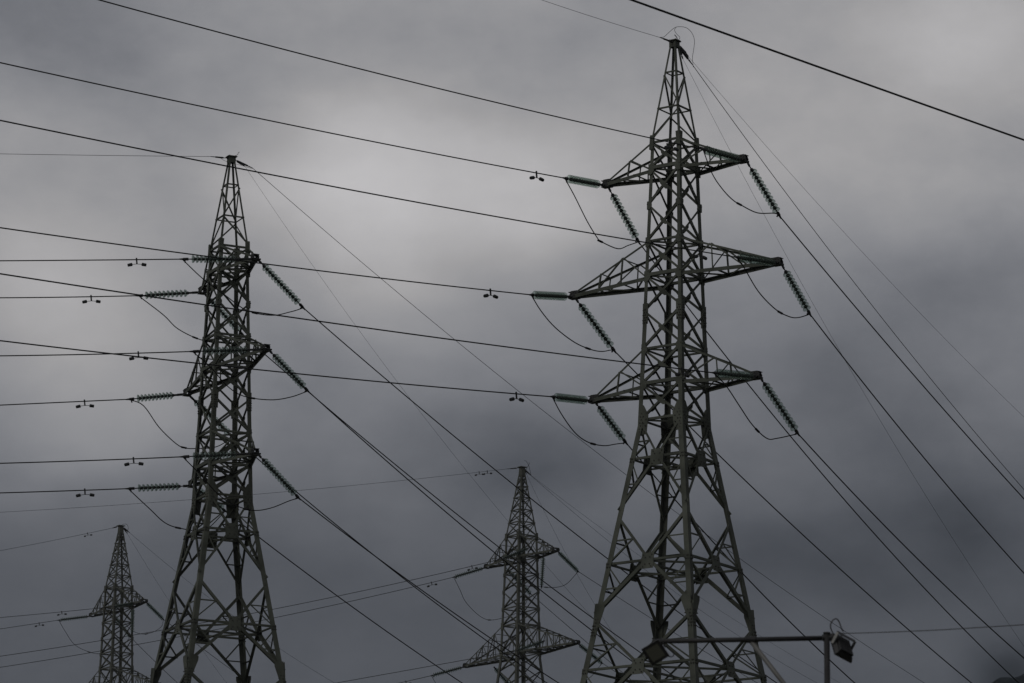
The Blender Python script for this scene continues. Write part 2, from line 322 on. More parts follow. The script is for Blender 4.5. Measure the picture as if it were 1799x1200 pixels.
# ------------------------------------------------------------------ pylon type A (two near anchor pylons)
def pylon_a():
    root = empty('lattice_pylon', (0, 0, 0)); H = 24.5
    zk, sl_ = -1.32, .156
    zb = -24.5; prof = [(12.918, .10), (8.985, .640), (zk, .9096), (zb, .9096+(zk-zb)*sl_)]
    p = Pylon(root, H, prof, STEEL, .14)
    p.legs([(12.86, 8.80, .070), (9.28, 2.72, .135), (2.78, -1.55, .165), (-1.25, -8.45, .20), (-8.35, zb, .22)])
    # peak
    p.ring(11.682, .05); p.ring(10.293, .055); p.ring(8.985, .075)
    p.zpanel(11.60, 10.34, .052, 0); p.zpanel(10.25, 9.12, .058, 1)
    mb = MB(); h = 12.92+H
    mb.plate((0, 0, h), (0, 0, 1), [(-.17, -.2), (.17, -.2), (.2, -.1), (.2, .1), (.17, .2), (-.17, .2), (-.2, .1), (-.2, -.1)], (0, 1, 0), .03)
    for x, y in ((.13, 0), (-.13, 0), (0, .13), (0, -.13)): mb.plate((x, y, h-.13), (x, y, 0), [(-.14, -.12), (.14, -.12), (.14, .12), (-.14, .12)], (0, 0, 1), .016)
    for x, y in ((.12, .12), (-.12, .12), (.12, -.12), (-.12, -.12)): mb.bolt((x, y, h+.015), (0, 0, 1), .02, .035)
    mb.build('peak_cap', STEEL, root)
    p.legplate(9.02, .27, .15, 0, shape='splice')
    # body
    nodes = [8.985, 8.0, 6.65, 5.28, 4.0, 2.7, 1.3, 0.0, -1.32]
    for i, (a, b) in enumerate(zip(nodes, nodes[1:])): p.xpanel(a, b, .082 if i > 2 else .078, .19 if i in (1, 4, 7, 3) else .15)
    for z in (5.28, 4.0, 1.3, 0.0, 8.0): p.ring(z, .08)
    for z in (8.0, 4.0, 0.0):                                          # the heavy arm chords run on across the near and far faces
        for a, b in (FACES[0], FACES[2]): p.brace('through_chord', p.c(a, z), p.c(b, z), face_normal(a, b), .125, -.016)
    for z, hh, ww in ((8.0, .20, .22), (6.65, .15, .19), (5.28, .18, .21), (4.0, .20, .24), (1.3, .2, .24), (0.0, .20, .26)): p.legplate(z, hh, ww, 0)
    p.legplate(2.62, .38, .21, 6, shape='splice', name='splice_plate')
    p.legplate(-1.26, .54, .39, 7, shape='kink', name='splice_plate')
    # plan bracing inside the body
    for z in (8.0, 5.28, 4.0, 1.3, 0.0, -1.30):
        for a, b in (('l', 'r'), ('f', 'b')):
            mb = MB(); dz = .02 if a == 'l' else -.06; A = p.c(a, z, .03)+Vector((0, 0, dz)); B = p.c(b, z, .03)+Vector((0, 0, dz)); mb.angle(A, B, Vector((0, 0, 1)), (A-B).cross(Vector((0, 0, 1))), .06, .011); mb.build('plan_brace', STEEL, root)
    for side in (-1, 1):
        p.arm(side, 8.0, 8.985, 2.917, 1, .125, .07)
        p.arm(side, 4.0, 5.28, 4.334, 2, .135, .072)
        p.arm(side, 0.0, 1.3, 3.440, 1, .135, .072)
    # splayed lower body: diamonds with a square plate in the middle of each face
    p.ring(-1.30, .085)
    q_ = [-2.739, -6.551, -10.346, -15.2]; n_ = [-1.42, -4.70, -8.45, -12.8, -18.6]
    for i, zq in enumerate(q_):
        far = i == 3
        p.ring(zq, .085)
        mids = []
        for a, b in FACES:
            n = face_normal(a, b); mid = (p.c(a, zq)+p.c(b, zq))/2; mids.append(mid); r = (.27, .25, .25, .25)[i]
            upv = ((p.c(a, zq+1)+p.c(b, zq+1))/2-mid).normalized(); nn_ = n
            mb = MB(); mb.plate(mid+n*.012, Vector((n.x, n.y, .15)), [(-r, -r*1.15), (r, -r*1.15), (r, r*1.15), (-r, r*1.15)], upv, .016)
            for sx in (-1, 1):
                for sz in (-1, 1):
                    for f in (.45, .78): mb.bolt(mid+n*.02+Vector((n.y, -n.x, 0))*sx*r*f*.85+upv*sz*r*f*1.1, n)
            mb.build('face_plate', STEEL, root)
            zu, zl = n_[i], n_[i+1]; wd = .095 if i == 0 else .125
            for k in (a, b):
                lu, ll = p.c(k, zu+(.1 if i == 0 else -.15)), p.c(k, zl+.12)
                s_ = 1 if k == a else -1
                p.brace('diagonal_brace', lu, mid, n, wd*.85, .004, s_)
                p.brace('diagonal_brace', mid, ll, n, wd, .004, -s_)
                # redundant members that stiffen the long diagonals
                for (pa, zleg, f) in ((ll, zl, .5), (lu, zu, .5)):
                    if i == 0 and pa is lu: continue
                    mm = mid.lerp(pa, f); zz = mm.z-H; lg = p.c(k, zz)
                    p.brace('redundant_brace', lg, mm, n, .05, .02)
                    p.brace('redundant_brace', p.c(k, zq), mm, n, .05, .02)
                if i == 0:
                    mm = mid.lerp(lu, .45); p.brace('redundant_brace', p.c(k, zq), mm, n, .05, .02)
                    p.brace('redundant_brace', p.c(k, mm.z-H), mm, n, .05, .02)
        for j in range(4):
            A, B = mids[j], mids[(j+1) % 4]; mb = MB(); mb.angle(A+Vector((0, 0, -.03)), B+Vector((0, 0, -.03)), (0, 0, 1), (-A.x-B.x, -A.y-B.y, 0), .07, .012); mb.build('plan_brace', STEEL, root)
        for j in (0, 1):
            A, B = mids[j], mids[j+2]; mb = MB(); dz = Vector((0, 0, -.10-.08*j)); mb.angle(A+dz, B+dz, (0, 0, 1), (A-B).cross(Vector((0, 0, 1))), .07, .012); mb.build('plan_brace', STEEL, root)
        p.legplate(zq, .09, .2, 2, shape='splice')
    p.legplate(-8.55, .62, .36, 6, shape='funnel', name='splice_plate')
    p.legplate(-16.5, .45, .30, 0, name='splice_plate')
    mb = MB()
    for a, b in FACES:
        n = face_normal(a, b)
        for A, B in ((p.c(a, -18.6), p.c(b, -24.2)), (p.c(b, -18.6), p.c(a, -24.2))): mb.angle(A-n*.02, B-n*.02, n.cross(B-A), -n, .12, .015)
    mb.build('foot_bracing', STEEL, root)
    mb = MB()
    for k in 'lfrb': P = p.c(k, zb); mb.rod(P-Vector((0, 0, .6)), P+Vector((0, 0, .35)), .5, 12, .35)
    mb.build('footing', mat('footing_concrete', (.3, .29, .27), .9), root)
    return root, p

# ------------------------------------------------------------------ pylon type B (two distant heavier pylons)
def pylon_b():
    root = empty('lattice_pylon', (0, 0, 0)); H = 31.
    p = Pylon(root, H, [(12.72, .10), (7.925, .79), (0, .98), (-8.5, 1.20), (-31, 4.2)], STEELD, .14)
    p.legs([(12.66, 7.8, .10), (8.1, -.3, .17), (-.3, -31, .21)])
    Z = [12.72-(12.72-7.925)*f for f in (.14, .29, .45, .63, .81, 1.)]
    for z in Z: p.ring(z, .07)
    for a, b in zip(Z, Z[1:]): p.xpanel(a, b, .062)
    mb = MB(); h = 12.72+H
    for x, y in ((1, 0), (-1, 0), (0, 1), (0, -1)): mb.plate((x*.15, y*.15, h-.33), (x, y, 0), [(-.19, -.34), (.19, -.34), (.12, .32), (-.12, .32)], (0, 0, 1), .02)
    mb.plate((0, 0, h), (0, 0, 1), [(-.22, -.26), (.22, -.26), (.22, .26), (-.22, .26)], (0, 1, 0), .05)
    mb.build('peak_cap', STEELD, root)
    nodes = [7.925, 6.5, 5.34, 4.18, 3.0, 1.853, 0.0, -1.2, -2.5, -3.8, -5.1, -6.5, -8.5]
    for i, (a, b) in enumerate(zip(nodes, nodes[1:])): p.xpanel(a, b, .085, .12 if i % 2 == 0 else 0)
    for z in (6.5, 5.34, 3.0, 1.853, 0.0, -2.5, -6.5, -8.5): p.ring(z, .08)
    for z in (7.925, 6.5, 1.853, 0.0): p.legplate(z, .26, .26, 0)
    for z in (5.34, 4.18, 3.0): p.legplate(z, .13, .17, 0)
    for z in (7.925, 6.5, 1.853, 0.0):
        for a, b in (('l', 'r'), ('f', 'b')):
            mb = MB(); dz = .02 if a == 'l' else -.07; A = p.c(a, z, .03)+Vector((0, 0, dz)); B = p.c(b, z, .03)+Vector((0, 0, dz)); mb.angle(A, B, Vector((0, 0, 1)), (A-B).cross(Vector((0, 0, 1))), .07, .012); mb.build('plan_brace', STEELD, root)
    for side in (-1, 1):
        p.arm(side, 6.5, 7.925, 3.86, 3, .125, .07, 1, .22)
        p.arm(side, 0.0, 1.853, 6.195, 5, .13, .07, 2, .22)
    mb = MB()
    for side in (-1, 1):
        e = p.arm(side, -6.5, -4.9, 4.2, 3, .16, .085, 0, .2)
    ns = [-8.5, -12.5, -17.5, -23.5, -30.8]
    for a_, b_ in zip(ns, ns[1:]):
        for a, b in FACES:
            n = face_normal(a, b)
            for A, B in ((p.c(a, a_), p.c(b, b_)), (p.c(b, a_), p.c(a, b_))): mb.angle(A-n*.02, B-n*.02, n.cross(B-A), -n, .12, .015)
    mb.build('foot_bracing', STEELD, root)
    return root, p

RX, RY, RZ, RPSI = 5.801383514, 138.6862936, 32.50559186+EYE, -.6151887464
LX, LY, LZ, LPSI = -11.475854848, 156.1752152, 33.1128573+EYE, -1.1303054425
MX, MY, MZ, MPSI = .7637975, 264.04694, 43.509368+EYE, -.9442164
FX, FY, FZ, FPSI = -29.1675735, 294.412974, 45.1920713+EYE, -.95688
ra, pa = pylon_a()
tR = ra; tL = copy_tree(ra)
rb, pbm = pylon_b()
tM = rb; tF = copy_tree(rb)
PY = {'R': (tR, RX, RY, RZ, RPSI, 24.5), 'L': (tL, LX, LY, LZ, LPSI, 24.5), 'M': (tM, MX, MY, MZ, MPSI, 31.), 'F': (tF, FX, FY, FZ, FPSI, 31.)}
for k_, lab in (('R', 'tallest grey-green steel lattice pylon at right of centre, spread cross-arms seen side-on'),
                ('L', 'grey-green lattice pylon at the left with cross-arms seen nearly end-on'),
                ('M', 'distant lattice pylon standing between the two large ones'),
                ('F', 'smallest distant lattice pylon in the lower left corner')):
    o, x, y, z, psi, h = PY[k_]; o.location = (x, y, z-h); o.rotation_euler = (0, 0, psi); tag(o, lab, 'pylon', 'steel lattice pylons of the power lines')
ARM = {('R', 2): (8, 2.917), ('R', 1): (4, 4.334), ('R', 0): (0, 3.44), ('M', 2): (6.5, 3.86), ('M', 1): (0, 6.195)}
def local(T, x, y, z):
    o, px, py, pz, psi, h = PY[T]; c, s = math.cos(psi), math.sin(psi)
    return Vector((px+x*c-y*s, py+x*s+y*c, pz+z))
def tip(T, lv, side, dy=0.):
    z, a = ARM[({'L': 'R', 'F': 'M'}.get(T, T), lv)]
    return local(T, side*a, dy, z)

# ------------------------------------------------------------------ insulator strings
def lathe_obj(name, prof, m, n=22):
    mb = MB(); mb.lathe(prof, n); return mb.build(name, m, None, True)
# glass shell: bell with a rolled lip and ribs, cap on the pylon side (local x runs from pylon to wire)
g_prof = [(.000, .046), (.004, .080), (.018, .112), (.045, .138), (.078, .152), (.096, .156), (.100, .150), (.086, .143), (.066, .128), (.086, .116), (.086, .108), (.058, .098), (.052, .082), (.074, .074), (.074, .066), (.045, .058), (.040, .03)]
c_prof = [(-.078, .0), (-.078, .040), (-.060, .060), (-.020, .069), (.006, .071), (.014, .060), (.050, .040), (.062, .024), (.108, .020), (.110, 0)]
disc0 = lathe_obj('glass_disc', g_prof, GLASS, 24); cap0 = lathe_obj('metal_cap', c_prof, CAPM, 12); cap0.parent = disc0
first_disc = [True]
def insulator(P, E, n, f0, f1, label, group):
    d = E-P; L = d.length; q = d.to_track_quat('X', 'Z'); root = empty('insulator_string', P, q); tag(root, label, 'insulator', group)
    pitch = (f1-f0)*L/n
    for i in range(n):
        if first_disc[0]: c = disc0; c.parent = root; first_disc[0] = False
        else: c = copy_tree(disc0, root)
        c.location = (f0*L+(i+.45)*pitch, 0, 0); s_ = min(1.12, max(.9, pitch/.175)); c.scale = (pitch/.175, 1, 1)
    mb = MB(); a = f0*L+.02                                                    # shackle and links on the pylon side
    mb.rod((0, 0, 0), (a, 0, 0), .022); mb.rod((.0, -.06, 0), (.0, .06, 0), .03)
    mb.add([(x, y, z) for x in (.03, max(.12, a*.6)) for y in (-.014, .014) for z in (-.05, .05)], [(0, 1, 3, 2), (4, 6, 7, 5), (0, 4, 5, 1), (2, 3, 7, 6), (0, 2, 6, 4), (1, 5, 7, 3)])
    if a > .35: mb.rod((a*.55, 0, 0), (a*.95, 0, 0), .045)
    mb.build('link_fitting', FIT, root)
    mb = MB(); b = f1*L-.02; c_ = L
    mb.rod((b, 0, 0), (b+(c_-b)*.4, 0, 0), .024); m_ = b+(c_-b)*.35
    for y in (-.035, .035): mb.rod((m_, y, 0), (m_+(c_-m_)*.6, y*.6, 0), .014, 6)
    mb.rod((m_+(c_-m_)*.15, 0, 0), (c_-.04, 0, 0), .062, 8, .055); mb.rod((c_-.05, 0, 0), (c_+.12, 0, 0), .045, 8, .026)
    mb.rod((c_-.10, 0, 0), (c_-.12, 0, -.15), .03)
    mb.build('tension_clamp', FIT, root)
    return root

def wire(P, pts, heading, r, label, group, ext, name='conductor_wire', cat='cable', lead=None):
    """pts: bearings of points along the span; sag parabola through them in the vertical plane through P"""
    h = math.radians(heading); dirv = Vector((math.sin(h), math.cos(h), 0)); S = [0.]; Z = [P.z]
    for u, v in pts:
        Q = on_plane(P, u, v, heading); S.append((Q-P).dot(dirv)); Z.append(Q.z)
    S_, Z_ = np.array(S[1:]), np.array(Z[1:])-P.z
    A = np.stack([S_, S_**2], 1)
    if len(S_) > 1: co = np.linalg.lstsq(A, Z_, rcond=None)[0]
    else: co = np.array([Z_[0]/S_[0]-.0006*S_[0], .0006])
    if co[1] < 0: co = np.array([(S_@Z_)/(S_@S_), 0.])
    smax = max(S_)+ext; n = 60
    P3 = [P+dirv*s_+Vector((0, 0, co[0]*s_+co[1]*s_*s_)) for s_ in (smax*(i/n)**1.3 for i in range(n+1))]
    if lead: P3[0] = lead
    root = MB(); root.tube([p-P for p in P3], r, 6)
    o = root.build(name, WIRE, None, True, P); tag(o, label, cat, group)
    return dirv, co
def damper(P, dirv, co, heading, u, v, label, group, sc=1.):
    """stockbridge damper clipped under a wire where it is seen at (u, v)"""
    Q = on_plane(P, u, v, heading); s_ = (Q-P).dot(dirv); Wp = P+dirv*s_+Vector((0, 0, co[0]*s_+co[1]*s_*s_))
    d = (dirv+Vector((0, 0, co[0]+2*co[1]*s_))).normalized(); q = d.to_track_quat('X', 'Z'); root = empty('vibration_damper', Wp, q); tag(root, label, 'damper', group)
    mb = MB(); mb.rod((0, 0, .07*sc), (0, 0, -.17*sc), .032*sc); mb.build('clamp', FIT, root)
    mb = MB(); mb.tube([(-.30*sc, 0, -.21*sc), (-.15*sc, 0, -.185*sc), (0, 0, -.175*sc), (.15*sc, 0, -.185*sc), (.30*sc, 0, -.21*sc)], .012*sc, 5); mb.build('messenger_strand', FIT, root)
    for s2 in (-1, 1):
        mb = MB(); mb.rod((s2*.20*sc, 0, -.19*sc), (s2*.37*sc, 0, -.222*sc), .066*sc, 10, .060*sc); mb.build('weight', FIT, root)
def spline(pts, n=40):
    P = [Vector(p) for p in pts]; P = [P[0]*2-P[1]]+P+[P[-1]*2-P[-2]]; out = []
    segs = len(P)-3; per = max(3, n//segs)
    for i in range(segs):
        a, b, c, d = P[i:i+4]
        for k in range(per):
            t_ = k/per; out.append(.5*((2*b)+(c-a)*t_+(2*a-5*b+4*c-d)*t_*t_+(3*b-a-3*c+d)*t_**3))
    out.append(P[-2]); return out
def loop(A, B, px, r, label, group, name='jumper_cable', ends=True):
    """slack cable between two clamps, hanging at depths between theirs"""
    dA, dB = depth(A), depth(B); Lp = [0.]
    for (a, b), (c, d) in zip(px, px[1:]): Lp.append(Lp[-1]+math.hypot(c-a, d-b))
    pts = [at_depth(u, v, dA+(dB-dA)*(l/Lp[-1])) for (u, v), l in zip(px, Lp)]
    if ends: pts = [A]+pts[1:-1]+[B]
    s = spline(pts); mb = MB(); mb.tube([p-s[0] for p in s], r, 6)
    m_ = s[int(len(s)*.55)]-s[0]; m2_ = s[int(len(s)*.55)+1]-s[0]
    mb.rod(m_-(m2_-m_).normalized()*.12, m_+(m2_-m_).normalized()*.12, r*2.0)
    o = mb.build(name, WIRE, None, True, s[0]); tag(o, label, 'cable', group); return o

WR = .0225
HEAD = {'R': (-143., 37.), 'L': (-110., 41.), 'M': (-92., 36.), 'F': (-92., 38.)}
PN = {'R': 'the large right-hand pylon', 'L': 'the large left-hand pylon', 'M': 'the central distant pylon', 'F': 'the lower-left distant pylon'}
LN = {2: 'top', 1: 'middle', 0: 'lowest'}
SN = {'R': {-1: 'left', 1: 'right'}, 'L': {-1: 'left', 1: 'right'}, 'M': {-1: 'left', 1: 'right'}, 'F': {-1: 'left', 1: 'right'}}
# pylon, level, side, way, string end, discs (n, from, to), wire points, damper point
SPANS = [
 ('R', 2, -1, 'in', (992, 313), (12, .10, .88), [(600, 237.7), (0, 110)], (942.5, 303)),
 ('R', 2, 1, 'in', (1235, 262.5), (12, .08, .90), [(1100, 235), (600, 111.6), (173, 0)], (1179, 253)),
 ('R', 1, -1, 'in', (933, 518), (12, .10, .90), [(500, 468), (0, 400)], (861.5, 510)),
 ('R', 1, 1, 'in', (1294, 452), (12, .08, .90), [(980, 400), (600, 330.3), (0, 211.5)], (1229, 442)),
 ('R', 0, -1, 'in', (970, 697), (12, .10, .88), [(500, 654.3), (0, 598.5)], (907, 691)),
 ('R', 0, 1, 'in', (1254, 655), (12, .08, .90), [(1100, 636.5), (500, 555.7), (0, 481)], (1198, 648)),
 ('R', 2, -1, 'out', (1122, 425), (11, .12, .89), [(1244, 583), (1312, 670), (1415.7, 800), (1532, 935), (1799, 1208)], None),
 ('R', 2, 1, 'out', (1370, 380), (11, .12, .89), [(1515.7, 554), (1729, 800), (1799, 876)], None),
 ('R', 1, -1, 'out', (1080, 617), (11, .10, .88), [(1265.7, 801.7), (1432, 960), (1707, 1200)], None),
 ('R', 1, 1, 'out', (1423, 552), (11, .12, .89), [(1489, 636.7), (1619, 799.7), (1799, 1007)], None),
 ('R', 0, -1, 'out', (1100, 778), (10, .10, .86), [(1216, 913), (1310.7, 1014), (1414, 1116.7), (1500.7, 1200)], None),
 ('R', 0, 1, 'out', (1402, 762), (12, .08, .90), [(1525.7, 895.7), (1665.7, 1033), (1799, 1156.7)], None),
 ('L', 2, 1, 'in', (320, 455.3), (11, .22, .85), [(160, 457), (0, 458.2)], (240, 456)),
 ('L', 2, -1, 'in', (243, 519.5), (10, .15, .87), [(120, 522), (0, 523.2)], (160, 521)),
 ('L', 1, 1, 'in', (338, 617.5), (12, .21, .83), [(160, 622.5), (0, 625.2)], (243, 620)),
 ('L', 1, -1, 'in', (226, 701.5), (10, .16, .83), [(120, 706.3), (0, 711.8)], (148.5, 705)),
 ('L', 0, 1, 'in', (321, 802.5), (12, .21, .84), [(160, 809), (0, 814)], (234.5, 806)),
 ('L', 0, -1, 'in', (225, 858.5), (10, .12, .82), [(120, 862.3), (0, 866)], (149, 861)),
 ('L', 2, 1, 'out', (533, 541), (12, .10, .87), [(686.7, 672.7), (838, 800), (1050, 968)], None),
 ('L', 2, -1, 'out', (428, 590), (11, .12, .85), [(541, 687), (673, 800), (885, 966.7), (1036.7, 1083)], None),
 ('L', 1, 1, 'out', (541, 687), (12, .10, .87), [(665.5, 800), (871.7, 971.7), (1033, 1103)], None),
 ('L', 1, -1, 'out', (409, 768), (11, .12, .87), [(520, 862.5), (633, 957), (850, 1122)], None),
 ('L', 0, 1, 'out', (525, 875), (12, .10, .88), [(633, 957.5), (720, 1022), (863, 1122)], None),
 ('L', 0, -1, 'out', (396, 898), (11, .12, .87), [(465, 953), (600, 1051.7), (811.7, 1200)], None),
 ('M', 2, -1, 'in', (797, 1014), (15, .06, .93), [(482, 1085.5), (275, 1126), (0, 1172.5)], (758, 1024)),
 ('M', 2, 1, 'in', (882, 982), (14, .05, .95), [(482, 1070), (282, 1107.5), (0, 1153)], (829, 993)),
 ('M', 1, -1, 'in', (758, 1187), (15, .06, .93), [(701.7, 1200)], (713, 1197.5)),
 ('M', 1, 1, 'in', (908, 1143), (14, .05, .95), [(766.7, 1168), (591.7, 1200)], None),
 ('M', 2, 1, 'out', (1016, 1004), (14, .06, .92), [(1052, 1027.5), (1130, 1077.5)], None),
 ('M', 2, -1, 'out', (932, 1043), (14, .05, .95), [(950, 1058.7), (1035, 1132)], None),
 ('M', 1, 1, 'out', (1058, 1165), (14, .06, .92), [(1110, 1199)], None),
 ('M', 1, -1, 'out', (902, 1212), (14, .05, .95), [(950, 1262)], None),
 ('F', 2, -1, 'in', (103, 1089.5), (15, .06, .93), [(0, 1105)], (68.7, 1095)),
 ('F', 2, 1, 'in', (201, 1065.5), (14, .05, .95), [(108, 1075), (0, 1085)], (108.5, 1075)),
 ('F', 2, 1, 'out', (287, 1088), (14, .06, .92), [(350, 1135)], None),
 ('F', 2, -1, 'out', (229, 1119), (14, .05, .95), [(270, 1160), (308.8, 1197)], None),
]
INNER = {('M', 2, 1, 'in'): (929, 963), ('M', 1, 1, 'in'): (957, 1126), ('F', 2, 1, 'in'): (236, 1059.5), ('M', 2, -1, 'out'): (893, 1002), ('M', 1, -1, 'out'): (868, 1172), ('F', 2, -1, 'out'): (197.5, 1078)}
WAYL = {'in': 'stretching left from', 'out': 'slanting down right from'}
ENDS = {}
for T, lv, side, way, (eu, ev), (n, f0, f1), pts, dm in SPANS:
    hd = HEAD[T][0 if way == 'in' else 1]; hang = math.radians(hd)
    o, px_, py_, pz_, psi, _ = PY[T]
    P = tip(T, lv, side); ad = Vector((math.cos(psi)*side, math.sin(psi)*side, 0))
    if (T, lv, side, way) in INNER:
        # hung from the arm's chord part of the way in: meet the vertical plane of the arm's near or far chord
        iu, iv = INNER[(T, lv, side, way)]; dy = -.35 if way == 'in' else .35
        Pc = tip(T, lv, side, dy); nrm = Vector((-math.sin(psi), math.cos(psi), 0)); r_ = ray(iu, iv); P = CAM+r_*(nrm.dot(Pc-CAM)/nrm.dot(r_))
    else:
        P = P+ad*.06+Vector((0, 0, -.10))+Vector((math.sin(hang), math.cos(hang), 0))*.16
    E_ = on_plane(P, eu, ev, hd)
    arm = '%s %s arm of %s' % (LN[lv], SN[T][side], PN[T])
    big = T in 'RL'
    insulator(P, E_, n, f0, f1, 'glass insulator string %s the %s' % (WAYL[way], arm), 'green glass insulator strings')
    d_, co = wire(E_, pts, hd, WR if big else .0185, 'dark wire running %s from the %s' % ('left' if way == 'in' else 'down right', arm), 'overhead conductor wires', 25)
    if dm: damper(E_, d_, co, hd, dm[0], dm[1], 'two-weight damper on the left-going wire of the %s' % arm, 'vibration dampers clipped on the wires', 1. if big else .95)
    ENDS[(T, lv, side, way)] = E_

# ------------------------------------------------------------------ jumper loops below the arms
J = {
 ('R', 2, -1): [(995, 317), (1009, 343.7), (1031.7, 389), (1050, 418.8), (1057, 425), (1085.5, 437), (1104, 431), (1118, 424)],
 ('R', 2, 1): [(1238, 268), (1251, 304.7), (1269, 332), (1286.7, 350.7), (1302.7, 360.7), (1330.7, 374), (1361, 374.7), (1368, 380)],
 ('R', 1, -1): [(937, 524), (951, 547), (975.7, 575.7), (1009.5, 601.5), (1038, 614), (1057.6, 617.5), (1073.6, 615), (1080, 612)],
 ('R', 1, 1): [(1300, 456), (1306, 468), (1332, 511.7), (1362, 543), (1385.7, 556), (1402, 558), (1419, 551.7)],
 ('R', 0, -1): [(973, 700), (986.7, 728), (1010, 760), (1033, 776.7), (1060, 783), (1083, 780), (1095, 774)],
 ('R', 0, 1): [(1260, 657), (1275.7, 678), (1299, 713), (1322, 746.7), (1347, 770), (1365.7, 770), (1397, 757.5)],
 ('L', 2, 1): [(330, 457), (356.7, 490), (393, 516.7), (433, 545), (476.7, 554), (510, 548), (528, 538)],
 ('L', 2, -1): [(251, 520), (286.7, 553), (313, 578), (353, 597), (390, 602), (424, 589)],
 ('L', 1, 1): [(344, 618), (370, 645), (398, 677), (428, 696), (475, 702.5), (510.7, 697.6), (535, 685)],
 ('L', 1, -1): [(236, 702), (252, 712.7), (279.7, 751), (310, 780), (326, 787), (343, 788), (380, 785), (406, 767)],
 ('L', 0, 1): [(330, 803), (354, 836), (376, 861), (403, 883), (442, 896.4), (475, 892.8), (508, 880), (521, 873)],
 ('L', 0, -1): [(233, 861), (263, 894), (290.7, 919), (321, 929), (360, 931), (392, 897)],
 ('M', 2, -1): [(798, 1015), (808, 1036), (820, 1060), (850, 1086.7), (880, 1086.7), (915, 1072), (932, 1043)],
 ('M', 2, 1): [(886, 984), (897, 1010), (920, 1028), (951, 1031), (975, 1032), (995, 1026), (1015, 1006)],
 ('M', 1, -1): [(760, 1188), (768, 1204), (790, 1232), (830, 1252), (870, 1248), (902, 1212)],
 ('M', 1, 1): [(910, 1145), (925, 1185), (960, 1206), (1010, 1205), (1036.7, 1190), (1056, 1166)],
 ('F', 2, -1): [(105, 1090), (115, 1110), (129.5, 1131), (150, 1143), (172, 1148.5), (205, 1146), (229, 1119)],
 ('F', 2, 1): [(204, 1066), (210, 1080), (228, 1105), (250, 1114), (270, 1110), (284, 1100), (287, 1089)],
}
for (T, lv, side), px in J.items():
    loop(ENDS[(T, lv, side, 'in')], ENDS[(T, lv, side, 'out')], px, .0205 if T in 'RL' else .0185,
         'slack cable loop below the %s %s arm of %s' % (LN[lv], SN[T][side], PN[T]), 'slack jumper loops')
# hanging strings that hold the jumpers of the distant pylons
for T, lv, a, b in (('M', 2, (955, 977), (951.3, 1031)), ('F', 2, (234, 1068), (232.5, 1112))):
    dd = depth(tip(T, lv, 1, -.2)); insulator(at_depth(*a, dd), at_depth(*b, dd), 15, .05, .94, 'glass insulator string hanging straight down by the right arm of %s' % PN[T], 'green glass insulator strings')

# ------------------------------------------------------------------ earth wires from the peaks
def fitting(A, B, r, label, name='tension_fitting'):
    d = B-A; L = d.length; root = empty(name, A, d.to_track_quat('X', 'Z')); tag(root, label, 'fitting', 'tension fittings at the pylon peaks')
    mb = MB(); mb.rod((0, 0, 0), (L, 0, 0), .016); mb.rod((0, -.05, 0), (0, .05, 0), .03); mb.build('link', FIT, root)
    mb = MB(); mb.rod((L*.25, 0, 0), (L*.72, 0, 0), r, 10, r*.9); mb.rod((L*.78, 0, 0), (L, 0, 0), r*.6, 8, r*.35); mb.build('clamp_body', FIT, root)
EW = [
 ('R', 'in', (1184, 73), (1160, 66), [(1100, 48), (952, 0)], -143, .0085, .035, 'thin earth wire leaving the peak of the large right-hand pylon toward upper left'),
 ('R', 'out', (1187, 78), (1216, 113), [(1427, 400), (1532, 536.7), (1747, 800), (1799, 860)], 37, .0125, .05, 'thickest wire falling right from the peak of the large right-hand pylon'),
 ('R', 'out', (1190, 78), (1209, 99), [(1475.7, 400), (1632, 566.7), (1799, 732.7)], 30, .0055, .075, 'hair-thin outermost wire falling right from the large right-hand peak'),
 ('R', 'out', (1187, 80), (1200, 104), [(1355.7, 400), (1479, 623), (1582, 800), (1799, 1135)], 48, .005, .05, 'hair-thin steepest wire falling right from the large right-hand peak'),
 ('L', 'in', (400, 275), (370, 275), [(200, 273.3), (0, 270.3)], -110, .009, .035, 'thin earth wire running level left from the peak of the left-hand pylon'),
 ('L', 'out', (420, 277), (444, 295.5), [(565, 400), (800, 596.7), (1050, 797.5), (1305.7, 985), (1624, 1200)], 41, .0105, .04, 'thicker earth wire falling right from the peak of the left-hand pylon'),
 ('L', 'out', (418, 277), (430, 292), [(504, 400), (623, 570), (798, 800), (893, 916.7), (1097.5, 1145)], 50, .005, .05, 'hair-thin steeper wire falling right from the peak of the left-hand pylon'),
 ('M', 'in', (914, 821), (890, 824), [(723, 842.5), (453, 868), (340, 877.5), (0, 900)], -92, .0105, .04, 'faint earth wire running left from the peak of the central distant pylon'),
 ('M', 'out', (919, 822), (931, 834), [(1050, 934), (1229, 1071.7), (1435.7, 1200)], 36, .010, .06, 'lower of two earth wires falling right from the peak of the central distant pylon'),
 ('M', 'out', (919, 822), (933, 835), [(1050, 924.5), (1227, 1046.7), (1475.7, 1200)], 31, .008, .05, 'upper of two earth wires falling right from the peak of the central distant pylon'),
 ('M', 'out', (918, 823), (925, 833), [(1003, 990), (1043, 1058), (1110, 1160)], 50, .008, .05, 'steep thin wire falling from the peak of the central distant pylon'),
 ('F', 'in', (210, 926), (196, 928), [(154, 937), (0, 967.5)], -92, .013, .05, 'thin earth wire running left from the peak of the lower-left distant pylon'),
 ('F', 'out', (217, 926), (228, 936), [(307, 1001.7), (400.7, 1076), (588, 1200)], 36, .010, .06, 'earth wire falling right from the peak of the lower-left distant pylon'),
 ('F', 'out', (217, 926), (224, 938), [(295, 1052.5), (398, 1200)], 48, .008, .05, 'steeper wire falling right from the peak of the lower-left distant pylon'),
]
EP = {}
